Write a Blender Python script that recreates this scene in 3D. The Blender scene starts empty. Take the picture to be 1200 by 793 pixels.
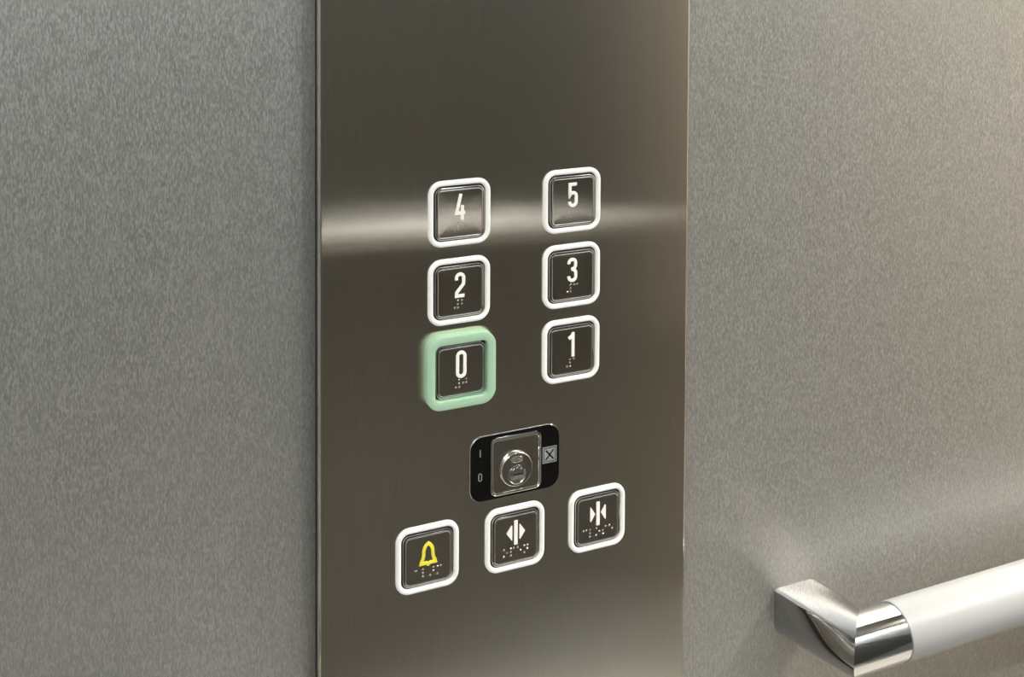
import bpy, bmesh, math, random
from mathutils import Matrix, Vector

sc = bpy.context.scene
COL = sc.collection
MM = 0.001
Z0 = 1.142            # height of the button field's origin above the car floor (m)

# ------------------------------------------------------------------ camera
CAM = dict(x=-.3253, y=-.7397, z=Z0 + .3316, yaw=.409, pitch=.033, roll=.005, f=1346.0, py=-64.0)
cam_d = bpy.data.cameras.new('camera')
cam = bpy.data.objects.new('camera', cam_d)
COL.objects.link(cam)
_c, _s = math.cos(CAM['yaw']), math.sin(CAM['yaw'])
_cp, _sp = math.cos(CAM['pitch']), math.sin(CAM['pitch'])
fw = Vector((_s * _cp, _c * _cp, -_sp))
r0 = Vector((_c, -_s, 0))
u0 = r0.cross(fw)
rr = r0 * math.cos(CAM['roll']) + u0 * math.sin(CAM['roll'])
uu = -r0 * math.sin(CAM['roll']) + u0 * math.cos(CAM['roll'])
cam.matrix_world = Matrix(((rr.x, uu.x, -fw.x, CAM['x']), (rr.y, uu.y, -fw.y, CAM['y']),
                           (rr.z, uu.z, -fw.z, CAM['z']), (0, 0, 0, 1)))
cam_d.sensor_width = 36.0
cam_d.lens = CAM['f'] / 1200 * 36.0
cam_d.shift_y = (CAM['py'] - 396.5) / 1200
cam_d.clip_start = 0.01
sc.camera = cam

# ------------------------------------------------------------------ world, exposure
w = bpy.data.worlds.new('world')
sc.world = w
w.use_nodes = True
w.node_tree.nodes['Background'].inputs['Color'].default_value = (1, .97, .93, 1)
w.node_tree.nodes['Background'].inputs['Strength'].default_value = .02
sc.view_settings.view_transform = 'Standard'
sc.view_settings.look = 'None'
sc.view_settings.gamma = 1
sc.view_settings.use_curve_mapping = False
sc.view_settings.exposure = 0.0
sc.cycles.blur_glossy = 0.2
LAMP = 680.0           # emission of the car's round ceiling lamps
LOBBY = 215.0           # emission of the warm lobby lamp


# ------------------------------------------------------------------ materials
def mat(name, color=(.8, .8, .8), rough=.5, metal=0.0, **kw):
    m = bpy.data.materials.new(name)
    m.use_nodes = True
    b = m.node_tree.nodes['Principled BSDF']
    b.inputs['Base Color'].default_value = (*color, 1)
    b.inputs['Roughness'].default_value = rough
    b.inputs['Metallic'].default_value = metal
    for k, v in kw.items():
        b.inputs[k].default_value = v
    return m


def nodes(m):
    nt = m.node_tree
    return nt, nt.nodes, nt.links, nt.nodes['Principled BSDF']


def noise(nt, scale, detail=2.0, rough=.5):
    """3D noise over object coordinates with its own scale on each axis (features per metre)"""
    tc = nt.nodes.new('ShaderNodeTexCoord')
    mp = nt.nodes.new('ShaderNodeMapping')
    mp.inputs['Scale'].default_value = scale
    nt.links.new(tc.outputs['Object'], mp.inputs['Vector'])
    n = nt.nodes.new('ShaderNodeTexNoise')
    n.inputs['Scale'].default_value = 1.0
    n.inputs['Detail'].default_value = detail
    n.inputs['Roughness'].default_value = rough
    nt.links.new(mp.outputs['Vector'], n.inputs['Vector'])
    return n


def ramp(nt, src, p0, c0, p1, c1):
    r = nt.nodes.new('ShaderNodeMapRange')
    r.inputs['From Min'].default_value = p0
    r.inputs['From Max'].default_value = p1
    r.inputs['To Min'].default_value = c0
    r.inputs['To Max'].default_value = c1
    nt.links.new(src, r.inputs['Value'])
    return r.outputs['Result']


def mixc(nt, fac, a, b):
    m = nt.nodes.new('ShaderNodeMix')
    m.data_type = 'RGBA'
    m.inputs[6].default_value = (*a, 1)
    m.inputs[7].default_value = (*b, 1)
    nt.links.new(fac, m.inputs[0])
    return m.outputs[2]


def embossed_steel(name, a, b, rough):
    """stainless sheet with a fine vertical embossed grain"""
    m = mat(name, a, rough, .84)
    nt, nn, ln, bs = nodes(m)
    n = noise(nt, (1300, 1300, 340), 2.0, .6)
    f = ramp(nt, n.outputs['Fac'], .40, 0, .68, 1)
    ln.new(mixc(nt, f, a, b), bs.inputs['Base Color'])
    ln.new(ramp(nt, n.outputs['Fac'], .3, rough - .06, .7, rough + .06), bs.inputs['Roughness'])
    bp = nn.new('ShaderNodeBump')
    bp.inputs['Strength'].default_value = .35
    bp.inputs['Distance'].default_value = .0004
    ln.new(n.outputs['Fac'], bp.inputs['Height'])
    ln.new(bp.outputs['Normal'], bs.inputs['Normal'])
    return m


def brushed_steel(name, color, rough, aniso, spread=.2):
    """stainless brushed vertically: reflections smear sideways"""
    m = mat(name, color, rough, 1.0)
    nt, nn, ln, bs = nodes(m)
    bs.inputs['Anisotropic'].default_value = aniso
    t = nn.new('ShaderNodeTangent')
    t.direction_type = 'RADIAL'
    t.axis = 'Z'
    ln.new(t.outputs['Tangent'], bs.inputs['Tangent'])
    n = noise(nt, (1500, 1500, 25), 2.0)
    ln.new(mixc(nt, ramp(nt, n.outputs['Fac'], .3, 0, .7, 1), tuple(x * .93 for x in color),
                tuple(x * 1.05 for x in color)), bs.inputs['Base Color'])
    # the brush lines tilt the surface sideways only
    tc = nn.new('ShaderNodeTexCoord')
    sv = nn.new('ShaderNodeVectorMath')
    sv.operation = 'SCALE'
    sv.inputs['Scale'].default_value = 7919.0
    ln.new(tc.outputs['Object'], sv.inputs[0])
    wn = nn.new('ShaderNodeTexWhiteNoise')
    wn.noise_dimensions = '3D'
    ln.new(sv.outputs['Vector'], wn.inputs['Vector'])
    sp = nn.new('ShaderNodeSeparateColor')
    ln.new(wn.outputs['Color'], sp.inputs['Color'])
    sm = nn.new('ShaderNodeMath')
    ln.new(sp.outputs['Red'], sm.inputs[0])
    ln.new(sp.outputs['Green'], sm.inputs[1])
    tilt = nn.new('ShaderNodeCombineXYZ')
    ln.new(ramp(nt, sm.outputs['Value'], 0, -spread, 2, spread), tilt.inputs['X'])
    ge = nn.new('ShaderNodeNewGeometry')
    ad = nn.new('ShaderNodeVectorMath')
    ad.operation = 'ADD'
    ln.new(ge.outputs['Normal'], ad.inputs[0])
    ln.new(tilt.outputs['Vector'], ad.inputs[1])
    nm = nn.new('ShaderNodeVectorMath')
    nm.operation = 'NORMALIZE'
    ln.new(ad.outputs['Vector'], nm.inputs[0])
    ln.new(nm.outputs['Vector'], bs.inputs['Normal'])
    return m


def emit(name, color, strength):
    m = bpy.data.materials.new(name)
    m.use_nodes = True
    nt = m.node_tree
    nt.nodes.remove(nt.nodes['Principled BSDF'])
    e = nt.nodes.new('ShaderNodeEmission')
    e.inputs['Color'].default_value = (*color, 1)
    e.inputs['Strength'].default_value = strength
    nt.links.new(e.outputs[0], nt.nodes['Material Output'].inputs[0])
    return m


M = dict(
    wall=embossed_steel('embossed_steel', (.455, .455, .435), (.635, .635, .61), .46),
    shaded_wall=embossed_steel('shaded_embossed_steel', (.148, .146, .138), (.205, .202, .192), .42),  # wall steel with shade put into its colour, dimming what the panel reflects
    panel=brushed_steel('brushed_steel', (.90, .85, .77), .085, .97, .27),
    face=brushed_steel('button_steel', (.72, .68, .62), .13, .97, .14),
    chrome=mat('chrome', (.84, .84, .85), .05, 1.0),
    satin=mat('satin_chrome', (.44, .44, .45), .05, 1.0),
    rail=mat('white_rail', (.42, .425, .43), .38),
    bright_rail=mat('brightened_white_rail', (.82, .82, .81), .25),  # rail white raised in colour to brighten its reflected band on the panel
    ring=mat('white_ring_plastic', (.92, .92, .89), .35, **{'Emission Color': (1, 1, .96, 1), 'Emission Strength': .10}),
    green=mat('green_ring_plastic', (.42, .64, .45), .40),
    numeral=mat('cream_numeral', (.90, .88, .82), .45, **{'Emission Color': (1, .97, .90, 1), 'Emission Strength': .12}),
    yellow=mat('yellow_symbol', (.88, .80, .06), .40),
    dot=mat('steel_dot', (.80, .78, .74), .18, 1.0),
    black=mat('black_enamel', (.004, .004, .004), .14),
    dark=mat('gap_shade', (.015, .015, .014), .6),  # near-black colour standing in for shade inside gaps and recesses
    print_grey=mat('grey_print', (.28, .28, .28), .5),
    floor=mat('floor_vinyl', (.33, .32, .30), .5),
    ceiling=mat('ceiling_white', (.58, .58, .57), .5),
    door=mat('door_steel', (.50, .48, .45), .3, 1.0),
    lobby=mat('lobby_plaster', (.72, .65, .56), .7),
    lobby_floor=mat('lobby_floor', (.12, .095, .065), .4),
    lamp=emit('lamp_light', (.97, 1, 1), LAMP),
    lobby_lamp=emit('lobby_light', (1, .90, .76), LOBBY),
)


# ------------------------------------------------------------------ helpers
def empty(name, loc):
    o = bpy.data.objects.new(name, None)
    o.empty_display_size = .02
    o.location = loc
    COL.objects.link(o)
    return o


def tag(o, label=None, cat=None, group=None, kind=None):
    if label:
        o['label'] = label
    if cat:
        o['category'] = cat
    if group:
        o['group'] = group
    if kind:
        o['kind'] = kind
    return o


def mesh_obj(name, bm, m, parent=None, smooth=None, loc=None):
    bmesh.ops.recalc_face_normals(bm, faces=bm.faces[:])
    me = bpy.data.meshes.new(name)
    bm.to_mesh(me)
    bm.free()
    me.materials.append(m)
    if smooth is not None:
        me.shade_smooth()
        me.set_sharp_from_angle(angle=math.radians(smooth))
    o = bpy.data.objects.new(name, me)
    COL.objects.link(o)
    if parent:
        o.parent = parent
    if loc:
        o.location = loc
    return o


def add_box(bm, x0, x1, y0, y1, z0, z1):
    v = [bm.verts.new((x, y, z)) for x in (x0, x1) for y in (y0, y1) for z in (z0, z1)]
    for f in ((0, 1, 3, 2), (4, 6, 7, 5), (0, 4, 5, 1), (2, 3, 7, 6), (0, 2, 6, 4), (1, 5, 7, 3)):
        bm.faces.new([v[i] for i in f])


def rrect(hw, hh, r, n=8):
    """rounded rectangle in XZ, counter-clockwise, mm"""
    r = max(.05, min(r, hw, hh))
    pts = []
    for cx, cz, a0 in ((hw - r, hh - r, 0), (-hw + r, hh - r, 90), (-hw + r, -hh + r, 180), (hw - r, -hh + r, 270)):
        for i in range(n + 1):
            a = math.radians(a0 + 90 * i / n)
            pts.append((cx + r * math.cos(a), cz + r * math.sin(a)))
    return pts


def add_loft(bm, loops, cap0=False, cap1=False, closed=False):
    """loops: lists of (x, y, z) in mm, all the same length"""
    vs = [[bm.verts.new((x * MM, y * MM, z * MM)) for x, y, z in lp] for lp in loops]
    if closed:
        vs.append(vs[0])
    n = len(vs[0])
    for a, b in zip(vs, vs[1:]):
        for i in range(n):
            bm.faces.new((a[i], a[(i + 1) % n], b[(i + 1) % n], b[i]))
    if cap0:
        bm.faces.new(vs[0])
    if cap1:
        bm.faces.new(vs[-1])


def rings(bm, prof, hw, hh, r, cap0=False, cap1=False, n=8):
    """prof: (inset, y) pairs stepped inward from a rounded rectangle"""
    add_loft(bm, [[(x, y, z) for x, z in rrect(hw - i, hh - i, r - i, n)] for i, y in prof], cap0, cap1)


def circ(r, n=40, cx=0, cz=0):
    return [(cx + r * math.cos(2 * math.pi * i / n), cz + r * math.sin(2 * math.pi * i / n)) for i in range(n)]


def turned(bm, prof, n=40, cap0=False, cap1=False):
    """prof: (radius, y): a body turned about the Y axis"""
    add_loft(bm, [[(x, y, z) for x, z in circ(r, n)] for r, y in prof], cap0, cap1)


def add_stroke(bm, pts, width, y0, y1, closed=False):
    """a raised line of constant width along pts (x, z in mm) from depth y0 to front y1"""
    n = len(pts)
    L, R = [], []
    for i, (x, z) in enumerate(pts):
        p = pts[i - 1] if (i or closed) else None
        q = pts[(i + 1) % n] if (i < n - 1 or closed) else None
        d1 = Vector((x - p[0], z - p[1])).normalized() if p else None
        d2 = Vector((q[0] - x, q[1] - z)).normalized() if q else None
        d1 = d1 or d2
        d2 = d2 or d1
        n1, n2 = Vector((-d1.y, d1.x)), Vector((-d2.y, d2.x))
        m = (n1 + n2)
        m = m.normalized() if m.length > 1e-6 else n1
        k = width / 2 / max(.45, m.dot(n1))
        L.append((x + m.x * k, z + m.y * k))
        R.append((x - m.x * k, z - m.y * k))
    ch = min(.25, width * .12)
    def ring4(i):
        lx, lz = L[i]
        rx, rz = R[i]
        t = ch / max(1e-6, math.hypot(lx - rx, lz - rz))
        ax, az = lx + (rx - lx) * t, lz + (rz - lz) * t
        bx, bz = rx + (lx - rx) * t, rz + (lz - rz) * t
        return [bm.verts.new((a * MM, b * MM, c * MM)) for a, b, c in
                ((lx, y0, lz), (lx, y1 + ch, lz), (ax, y1, az), (bx, y1, bz), (rx, y1 + ch, rz), (rx, y0, rz))]
    rs = [ring4(i) for i in range(n)]
    if closed:
        rs.append(rs[0])
    for a, b in zip(rs, rs[1:]):
        for k in range(5):
            bm.faces.new((a[k], a[k + 1], b[k + 1], b[k]))
    if not closed:
        bm.faces.new(rs[0])
        bm.faces.new(rs[-1])


def add_poly(bm, pts, y0, y1):
    """a raised flat polygon"""
    a = [bm.verts.new((x * MM, y0 * MM, z * MM)) for x, z in pts]
    b = [bm.verts.new((x * MM, y1 * MM, z * MM)) for x, z in pts]
    n = len(pts)
    for i in range(n):
        bm.faces.new((a[i], a[(i + 1) % n], b[(i + 1) % n], b[i]))
    bm.faces.new(b)


def arc(cx, cz, rx, rz, a0, a1, n=12):
    return [(cx + rx * math.cos(math.radians(a0 + (a1 - a0) * i / n)),
             cz + rz * math.sin(math.radians(a0 + (a1 - a0) * i / n))) for i in range(n + 1)]


# ------------------------------------------------------------------ the lift car
XL, XR, YB, YF, ZC = -.95, 1.20, -1.256, .015, 2.20     # inner faces


def struct(name, boxes, m):
    bm = bmesh.new()
    for b in boxes:
        add_box(bm, *b)
    return tag(mesh_obj(name, bm, m), kind='structure')


struct('wall_front', [(XL, XR, YF, YF + .03, 0, ZC)], M['wall'])
struct('wall_back', [(XL, XR, YB - .03, YB, 0, ZC)], M['shaded_wall'])
struct('wall_left', [(XL - .03, XL, YB - .03, YF + .03, 0, ZC)], M['wall'])
struct('wall_right', [(XR, XR + .03, -.14, YF + .03, 0, ZC), (XR, XR + .03, YB - .03, -.80, 0, ZC),
                      (XR, XR + .03, -.80, -.14, 2.08, ZC)], M['wall'])
struct('floor', [(XL - .03, XR + .03, YB - .03, YF + .03, -.03, 0)], M['floor'])
struct('ceiling', [(XL - .03, XR + .03, YB - .03, YF + .03, ZC, ZC + .03)], M['ceiling'])
# the landing beyond the open doorway
struct('floor_landing', [(XR + .03, 2.8, -2.2, 1.0, -.03, 0)], M['lobby_floor'])
struct('wall_landing', [(2.8, 2.85, -2.2, 1.0, 0, 2.5)], M['lobby'])
struct('ceiling_landing', [(XR + .03, 2.8, -2.2, 1.0, 2.5, 2.53)], M['ceiling'])


def ceiling_lamp(x, y, z, r, m, label, group=None):
    t = tag(empty('ceiling_lamp', (x, y, z)), label, 'lamp', group)
    bm = bmesh.new()
    add_loft(bm, [[(a, b, h) for a, b in circ(q, 32)] for q, h in ((r + 9, 0), (r + 9, -2), (r + 6, -4), (r, -4), (r, 0))])
    mesh_obj('bezel', bm, M['satin'], t, 40)
    bm = bmesh.new()
    add_loft(bm, [[(a, b, -2) for a, b in circ(r, 32)]], True)
    o = mesh_obj('diffuser', bm, m, t)
    return t


for x, y in ((-.86, -1.04), (-.52, -1.04), (.48, -1.02), (1.02, -1.04)):
    ceiling_lamp(x, y, ZC, 36, M['lamp'], 'round recessed lamp in the lift ceiling', 'lamps in the lift ceiling')
ceiling_lamp(1.8, -.6, 2.5, 220, M['lobby_lamp'], 'large warm round lamp in the landing ceiling outside the doorway')


# ------------------------------------------------------------------ handrails
def rail_bracket(t, mirror, x_wall, x_c, x_end, x_tip, zc):
    """one end of a handrail: an arm from the wall mitred into a round sleeve. mm, local to the rail (y=0 at panel front)"""
    s = -1 if mirror else 1
    N = 160
    ang = [2 * math.pi * i / N for i in range(N)]
    def usec(a):
        # flat top with crisp corners, straight flanks, rounded belly; matched to the circle by angle
        c, q = math.cos(a), math.sin(a)
        if q >= 0:
            e = 14
            k = (abs(c) ** e + abs(q) ** e) ** (-1 / e)
        else:
            e = 3.0
            k = (abs(c) ** e + abs(q) ** e) ** (-1 / e)
        return c * k * 20.5, q * k * 21
    loops = []
    T = 14
    for j in range(T + 1):
        u = j / T
        lp = []
        for a in ang:
            rx, rz = usec(a)
            cx, cz = 21 * math.cos(a), 21 * math.sin(a)
            v = u ** 1.5
            dx, dz = rx + (cx - rx) * v, rz + (cz - rz) * v
            y = 15 + (-41 + dx - 15) * u
            lp.append((s * (x_wall + (x_c - x_wall) * u + dx), y, zc + dz))
        loops.append(lp)
    bm = bmesh.new()
    add_loft(bm, loops, True)
    br = mesh_obj('bracket', bm, M['satin'], t, 30)
    bm = bmesh.new()
    circ_end = [(math.cos(a) * 21, math.sin(a) * 21) for a in ang]
    l0 = [(s * (x_c + d), -41 + d, zc + h) for d, h in circ_end]
    l1 = [(s * x_end, -41 + d, zc + h) for d, h in circ_end]
    add_loft(bm, [l0, l1], False, True)
    mesh_obj('sleeve', bm, M['chrome'], br, 55)


def handrail(label, x0, x1, flip_y=False, group=None, m='rail'):
    """x0..x1: wall centres of the two brackets (mm); the rail lies along X"""
    zc = 0
    t = tag(empty('handrail', (0, 0, Z0 - .242)), label, 'handrail', group)
    a, b = (x0, x1)
    rail_bracket(t, False, a, a + 17.5, a + 54.5, 0, zc)
    rail_bracket(t, True, -b, -b + 17.5, -b + 54.5, 0, zc)
    bm = bmesh.new()
    prof = [(20.4, a + 54), (21.8, a + 54), (22.2, a + 55), (22.2, b - 55), (21.8, b - 54), (20.4, b - 54)]
    add_loft(bm, [[(x, -41 + p, q) for p, q in circ(r, 64)] for r, x in prof])
    mesh_obj('rail_tube', bm, M[m], t, 40)
    if flip_y:
        t.rotation_euler.z = math.pi
        t.location.y = YB + .015
    return t


handrail('white round handrail on chrome bracket beside the button panel', 257.5, 1050)
handrail('white handrail on the button wall at the end away from the doorway', -850, -257.5)
handrail('white handrail on the wall facing the button panel', -640, 60, True, m='bright_rail')

# ------------------------------------------------------------------ the operating panel
panel = tag(empty('control_panel', (0, 0, .30)), 'tall brushed steel lift control panel carrying the buttons', 'control panel')
bm = bmesh.new()
PW, PT = 142.5, 1650
# one folded sheet: front with rounded vertical edges, returns to the sides
sec = [(-PW, 5), (-PW, 2.0)] + [(-PW + 2 - 2 * math.cos(math.radians(a)), 2 - 2 * math.sin(math.radians(a))) for a in range(0, 91, 15)]
sec = sec + [(-x, y) for x, y in reversed(sec)]
lo = [bm.verts.new((x * MM, y * MM, 0)) for x, y in sec]
hi = [bm.verts.new((x * MM, y * MM, PT * MM)) for x, y in sec]
for i in range(len(sec) - 1):
    bm.faces.new((lo[i], lo[i + 1], hi[i + 1], hi[i]))
bm.faces.new(lo)
bm.faces.new(hi)
mesh_obj('faceplate', bm, M['panel'], panel, 40)
for s in (-1, 1):
    bm = bmesh.new()
    add_box(bm, min(s * .1395, s * .1415), max(s * .1395, s * .1415), .0045, .015, 0, PT * MM)
    mesh_obj('gap_shade_strip', bm, M['dark'], panel)  # dark strip added to paint the shadow gap between panel and wall

# ------------------------------------------------------------------ buttons
FY = -1.7     # depth of a button's face in front of the panel


def digit_strokes(ch):
    W = 2.7    # half width of the centre line
    if ch == '0':
        return [(arc(0, 9.6 - 1.2 - W, W, W, 0, 180) + arc(0, -9.6 + 1.2 + W, W, W, 180, 360), True)]
    if ch == '1':
        return [([(.9, -8.8), (.9, 8.8)], False), ([(1.0, 7.6), (-.7, 5.7), (-2.6, 4.6)], False)]
    if ch == '2':
        return [([(-2.6, 3.6)] + arc(0, 4.9, 2.7, 2.7, 180, 0)[0:] + arc(-1.4, 2.0, 4.1, 4.2, 0, -25, 4) + [(-2.5, -5.2), (-2.6, -7.6), (3.2, -7.6)], False)]
    if ch == '3':
        return [(arc(-.1, 5.0, 2.7, 2.6, 190, 0, 14) + arc(-.5, 3.4, 3.1, 2.8, 0, -90, 6)[1:] + [(-.9, .55)], False),
                ([(-.9, .45), (-.4, .45)] + arc(-.4, -2.4, 3.1, 2.85, 90, 0, 6)[1:] + arc(-.1, -5.0, 2.8, 2.7, 0, -190, 14), False)]
    if ch == '4':
        return [([(.4, 9.0), (-2.7, -4.3), (3.5, -4.3)], False), ([(1.5, .8), (1.5, -9.0)], False)]
    if ch == '5':
        return [([(3.0, 7.7), (-2.3, 7.7), (-2.4, -.6)], False),
                ([(-2.4, -.2)] + arc(.1, -.9, 2.6, 2.5, 165, 0, 10) + arc(0, -5.0, 2.7, 2.7, 0, -185, 14), False)]


BRAILLE = {'1': '1', '2': '12', '3': '14', '4': '145', '5': '15', '0': '245', '#': '3456', 'a': '1', 'l': '123',
           'ar': '345', 'm': '134', 'o': '135', 'p': '1234', 'e': '15', 'n': '1345', 'c': '14', 's': '234'}


def braille(parent, cells, zc, fy):
    bm = bmesh.new()
    pitch, cell = 2.35, 5.3
    x0 = -(len(cells) - 1) * cell / 2
    for k, c in enumerate(cells):
        for d in BRAILLE[c]:
            d = int(d) - 1
            x = x0 + k * cell + (pitch / 2 if d > 2 else -pitch / 2)
            z = zc + (1 - d % 3) * 2.5
            add_loft(bm, [[(x + a, fy - y, z + b) for a, b in circ(r, 10)] for r, y in ((.75, 0), (.62, .35), (.35, .55))], False, True)
    tag(mesh_obj('braille_dots', bm, M['dot'], parent, 60), kind='stuff')


def make_button(x, z, label, mark, cells, exit_floor=False):
    t = tag(empty('lift_button', (x * MM, 0, Z0 + z * MM)), label, 'button', 'square buttons on the lift panel')
    # collar ring
    bm = bmesh.new()
    if exit_floor:
        lift = -2.8
        rings(bm, [(0, 0), (0, -5.7), (.2, -6.2), (.6, -6.4), (5.7, -6.4), (6.05, -6.2), (6.2, -5.8), (6.2, 0)], 25.6, 25.6, 10.5)
        mesh_obj('collar_ring', bm, M['green'], t, 50)
        half, rad = 19.4, 4.6
    else:
        lift = 0
        prof = [(1.85 - 1.85 * math.cos(math.pi * i / 10), -2.1 * math.sin(math.pi * i / 10) ** .7) for i in range(11)]
        rings(bm, prof, 23, 23, 9.5)
        mesh_obj('collar_ring', bm, M['ring'], t, 50)
        half, rad = 19.3, 5.8
    # plate under the moving cap, dark in colour for the deep groove's shade
    bm = bmesh.new()
    rings(bm, [(0, 0), (0, -.12)], half, half, rad, False, True)
    mesh_obj('well', bm, M['dark'], t)
    # chrome rim of the cap and its brushed face
    bm = bmesh.new()
    rings(bm, [(0, -.1), (.05, lift - 1.0), (.2, lift - 1.5), (.55, lift - 1.65), (.85, lift - 1.3), (.95, lift - .5), (1.2, lift - .5), (1.3, lift - 1.4), (1.5, lift - 1.95),
               (1.9, lift - 2.1), (2.25, lift - 1.95), (2.4, lift - 1.6)], 18.3, 18.3, 5.0)
    mesh_obj('cap_rim', bm, M['chrome'], t, 35)
    fy = lift + FY
    bm = bmesh.new()
    rings(bm, [(0, fy + .3), (0, fy), (2, fy - .02), (5, fy - .04), (9, fy - .055)], 16.0, 16.0, 2.8, False, True)
    face = mesh_obj('cap_face', bm, M['face'], t, 30)
    y0, y1 = fy, fy - .55
    if mark in '012345':
        bm = bmesh.new()
        for pts, cl in digit_strokes(mark):
            add_stroke(bm, [(a, b + 4.3) for a, b in pts], 2.35, y0, y1, cl)
            y1 -= .04
        mesh_obj('numeral', bm, M['numeral'], face)
        braille(face, cells, -8.9, fy)
    else:
        if mark == 'bell':
            bm = bmesh.new()
            out = [(-5.2, -2.9), (-4.9, -1.6), (-3.9, .2), (-3.4, 2.2), (-3.3, 5.4), (-2.8, 7.6), (-1.7, 9.4), (0, 10.7), (1.7, 9.4),
                   (2.8, 7.6), (3.3, 5.4), (3.4, 2.2), (3.9, .2), (4.9, -1.6), (5.2, -2.9)]
            add_stroke(bm, out + [(1.4, -2.9), (0, -3.9), (-1.4, -2.9)], 2.4, y0, y1, True)
            mesh_obj('bell_symbol', bm, M['yellow'], face)
        else:
            bm = bmesh.new()
            add_stroke(bm, [(0, -4.5), (0, 12.6)], 2.7, y0, y1)
            mesh_obj('bar_symbol', bm, M['numeral'], face)
            for s in (-1, 1):
                bm = bmesh.new()
                if mark == 'open':
                    tri = [(s * 2.9, -.9), (s * 2.9, 9.4), (s * 3.3, 9.6), (s * 7.0, 4.6), (s * 7.0, 4.1), (s * 3.3, -1.1)]
                else:
                    tri = [(s * 6.3, -.9), (s * 6.3, 9.4), (s * 5.9, 9.6), (s * 2.6, 4.6), (s * 2.6, 4.1), (s * 5.9, -1.1)]
                add_poly(bm, tri, y0, y1)
                mesh_obj('arrow_symbol', bm, M['numeral'], face)
        braille(face, cells, -9.4, fy)
    return t


CLX, R1, DR, ZB = 43.5, 120, 54.7, -118.5
make_button(-CLX, R1, 'square button with white ring and numeral four', '4', ['#', '4'])
make_button(CLX, R1, 'square button with white ring and numeral five', '5', ['#', '5'])
make_button(-CLX, R1 - DR, 'square button with white ring and numeral two', '2', ['#', '2'])
make_button(CLX, R1 - DR, 'square button with white ring and numeral three', '3', ['#', '3'])
make_button(-CLX, R1 - 2 * DR, 'raised button with thick pale green ring and numeral zero', '0', ['#', '0'], True)
make_button(CLX, R1 - 2 * DR, 'square button with white ring and numeral one', '1', ['#', '1'])
make_button(-66.3, ZB, 'square alarm button with yellow bell symbol', 'bell', ['a', 'l', 'ar', 'm'])
make_button(-.2, ZB, 'square door button with arrows pointing outward from a bar', 'open', ['o', 'p', 'e', 'n'])
make_button(65.9, ZB, 'square door button with arrows pointing inward to a bar', 'close', ['c', 'l', 'o', 's', 'e'])

# ------------------------------------------------------------------ key switch
ks = tag(empty('key_switch', (-.6 * MM, 0, Z0 - 64.2 * MM)), 'key switch on a black rounded plate under the numbered buttons', 'key switch')
bm = bmesh.new()
rings(bm, [(.22, -.9), (.22, -1.2)], 34.8, 23.3, 9.5, False, True)
plate = mesh_obj('plate', bm, M['black'], ks, 40)
bm = bmesh.new()
rings(bm, [(0, 0), (0, -.8), (.08, -1.05), (.22, -1.18)], 34.8, 23.3, 9.5)
mesh_obj('plate_edge', bm, M['chrome'], ks, 50)
bm = bmesh.new()
rings(bm, [(0, -1.2), (.05, -2.4), (.3, -2.9), (.7, -3.0), (.95, -2.75), (1.25, -2.75), (1.5, -3.1), (2.0, -3.1), (2.4, -2.6)], 19.8, 20.8, 5.0)
mesh_obj('frame', bm, M['chrome'], ks, 35)
bm = bmesh.new()
rings(bm, [(0, -2.0), (0, -2.6)], 17.5, 18.5, 2.8, False, True)
mesh_obj('face', bm, M['face'], ks, 30)
bm = bmesh.new()
turned(bm, [(11.6, -2.6), (11.4, -8.6), (11.2, -9.2), (10.8, -9.5)], 56)
LOCK = (-.8 * MM, 3.4 * MM, -2.4 * MM)
mesh_obj('lock_cylinder', bm, M['chrome'], ks, 35, LOCK)
bm = bmesh.new()
turned(bm, [(10.8, -9.3), (10.8, -9.5), (10.4, -9.5)], 56, False, True)
lface = mesh_obj('lock_face', bm, M['face'], ks, 30, LOCK)
bm = bmesh.new()
add_stroke(bm, [(a, b + 6.6) for a, b in arc(0, 0, 3.9, 1.9, 0, 345, 24)], .55, -9.5, -9.75, True)
add_stroke(bm, [(-2.2, 6.3), (-1.2, 7.2), (-.4, 6.2)], .5, -9.5, -9.7)
add_stroke(bm, [(.4, 7.1), (1.3, 6.2), (2.3, 7.0)], .5, -9.5, -9.7)
mesh_obj('oval_emblem', bm, M['dot'], lface)
bm = bmesh.new()
add_loft(bm, [[(a, y, b - 3.4) for a, b in circ(r, 40)] for r, y in ((6.4, -9.5), (6.3, -9.9), (5.9, -10.0), (5.6, -9.7))], False, True)
core = mesh_obj('lock_core', bm, M['chrome'], ks, 35, LOCK)
for o in (bpy.data.objects['lock_cylinder'], lface, core):
    o.scale = (1.08, 1, 1.08)
bm = bmesh.new()
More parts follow.
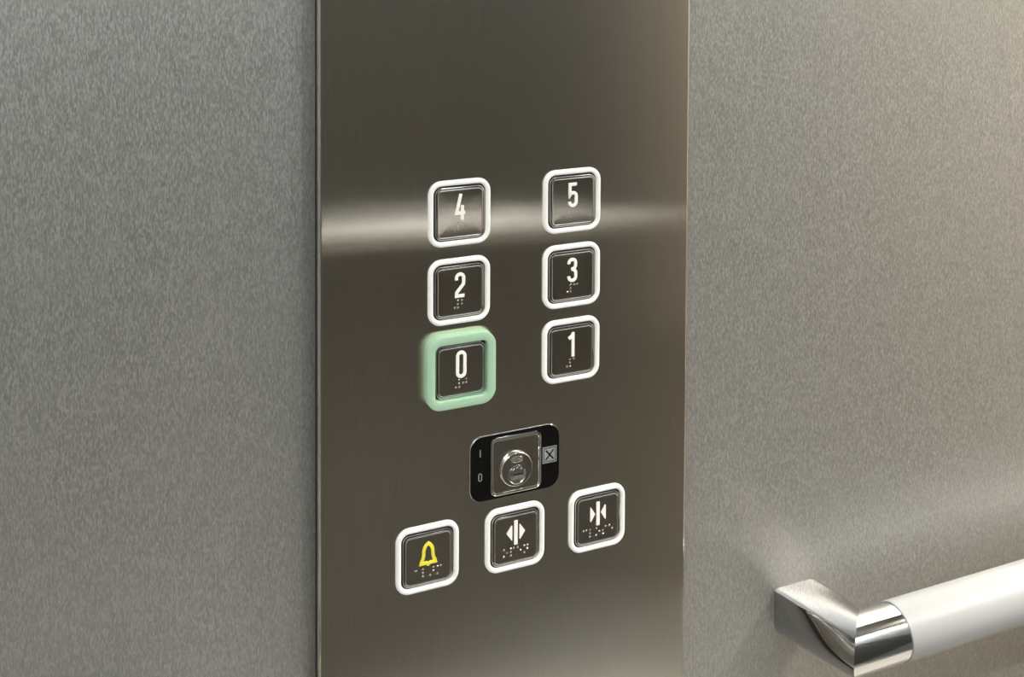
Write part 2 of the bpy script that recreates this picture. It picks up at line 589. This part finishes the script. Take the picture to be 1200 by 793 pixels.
add_poly(bm, [(-2.6, -3.7), (4.4, -3.7), (4.4, -2.3), (3.4, -2.3), (3.0, -2.8), (2.2, -2.8), (1.9, -2.2), (.6, -2.2), (.3, -2.8), (-.9, -2.8), (-1.2, -2.3), (-2.6, -2.3)], -9.7, -9.8)
mesh_obj('keyhole', bm, M['dark'], core)
bm = bmesh.new()
add_loft(bm, [[(-5.2, y, z), (5.2, y, z), (5.0, y2, z2), (-5.0, y2, z2)] for y, z, y2, z2 in ((-9.7, -4.0, -9.7, -6.2), (-9.75, -4.0, -11.0, -6.0))], False, True)
mesh_obj('key_ledge', bm, M['satin'], core)
for px, pz in ((-2.9, .4), (0, 1.3), (2.9, .4)):
    bm = bmesh.new()
    add_loft(bm, [[(px + a, -9.8 - y, pz + b) for a, b in circ(r, 12)] for r, y in ((.8, 0), (.65, .4), (.3, .6))], False, True)
    mesh_obj('pin', bm, M['chrome'], core, 60)
# white position marks and the crossed square on the plate
bm = bmesh.new()
add_stroke(bm, [(0, -2.6), (0, 2.6)], .75, 0, -.12)
mesh_obj('on_mark', bm, M['print_grey'], plate, loc=(-27.0 * MM, -1.2 * MM, 11.6 * MM))
bm = bmesh.new()
add_stroke(bm, arc(0, 1.5, 1.1, 1.1, 0, 180, 8) + arc(0, -1.5, 1.1, 1.1, 180, 360, 8), .7, 0, -.12, True)
mesh_obj('off_mark', bm, M['print_grey'], plate, loc=(-27.0 * MM, -1.2 * MM, -5.4 * MM))
bm = bmesh.new()
add_stroke(bm, [(-5.3, -5.6), (5.3, -5.6), (5.3, 5.6), (-5.3, 5.6)], .7, 0, -.1, True)
add_poly(bm, [(-4.4, -4.7), (4.4, -4.7), (4.4, 4.7), (-4.4, 4.7)], 0, -.1)
sq = mesh_obj('square_mark', bm, M['print_grey'], plate, loc=(27.0 * MM, -1.2 * MM, 1.0 * MM))
bm = bmesh.new()
add_stroke(bm, [(-3.1, -3.5), (3.1, 3.5)], 1.2, -.1, -.2)
add_stroke(bm, [(-3.1, 3.5), (3.1, -3.5)], 1.2, -.1, -.22)
mesh_obj('cross_mark', bm, M['black'], sq)
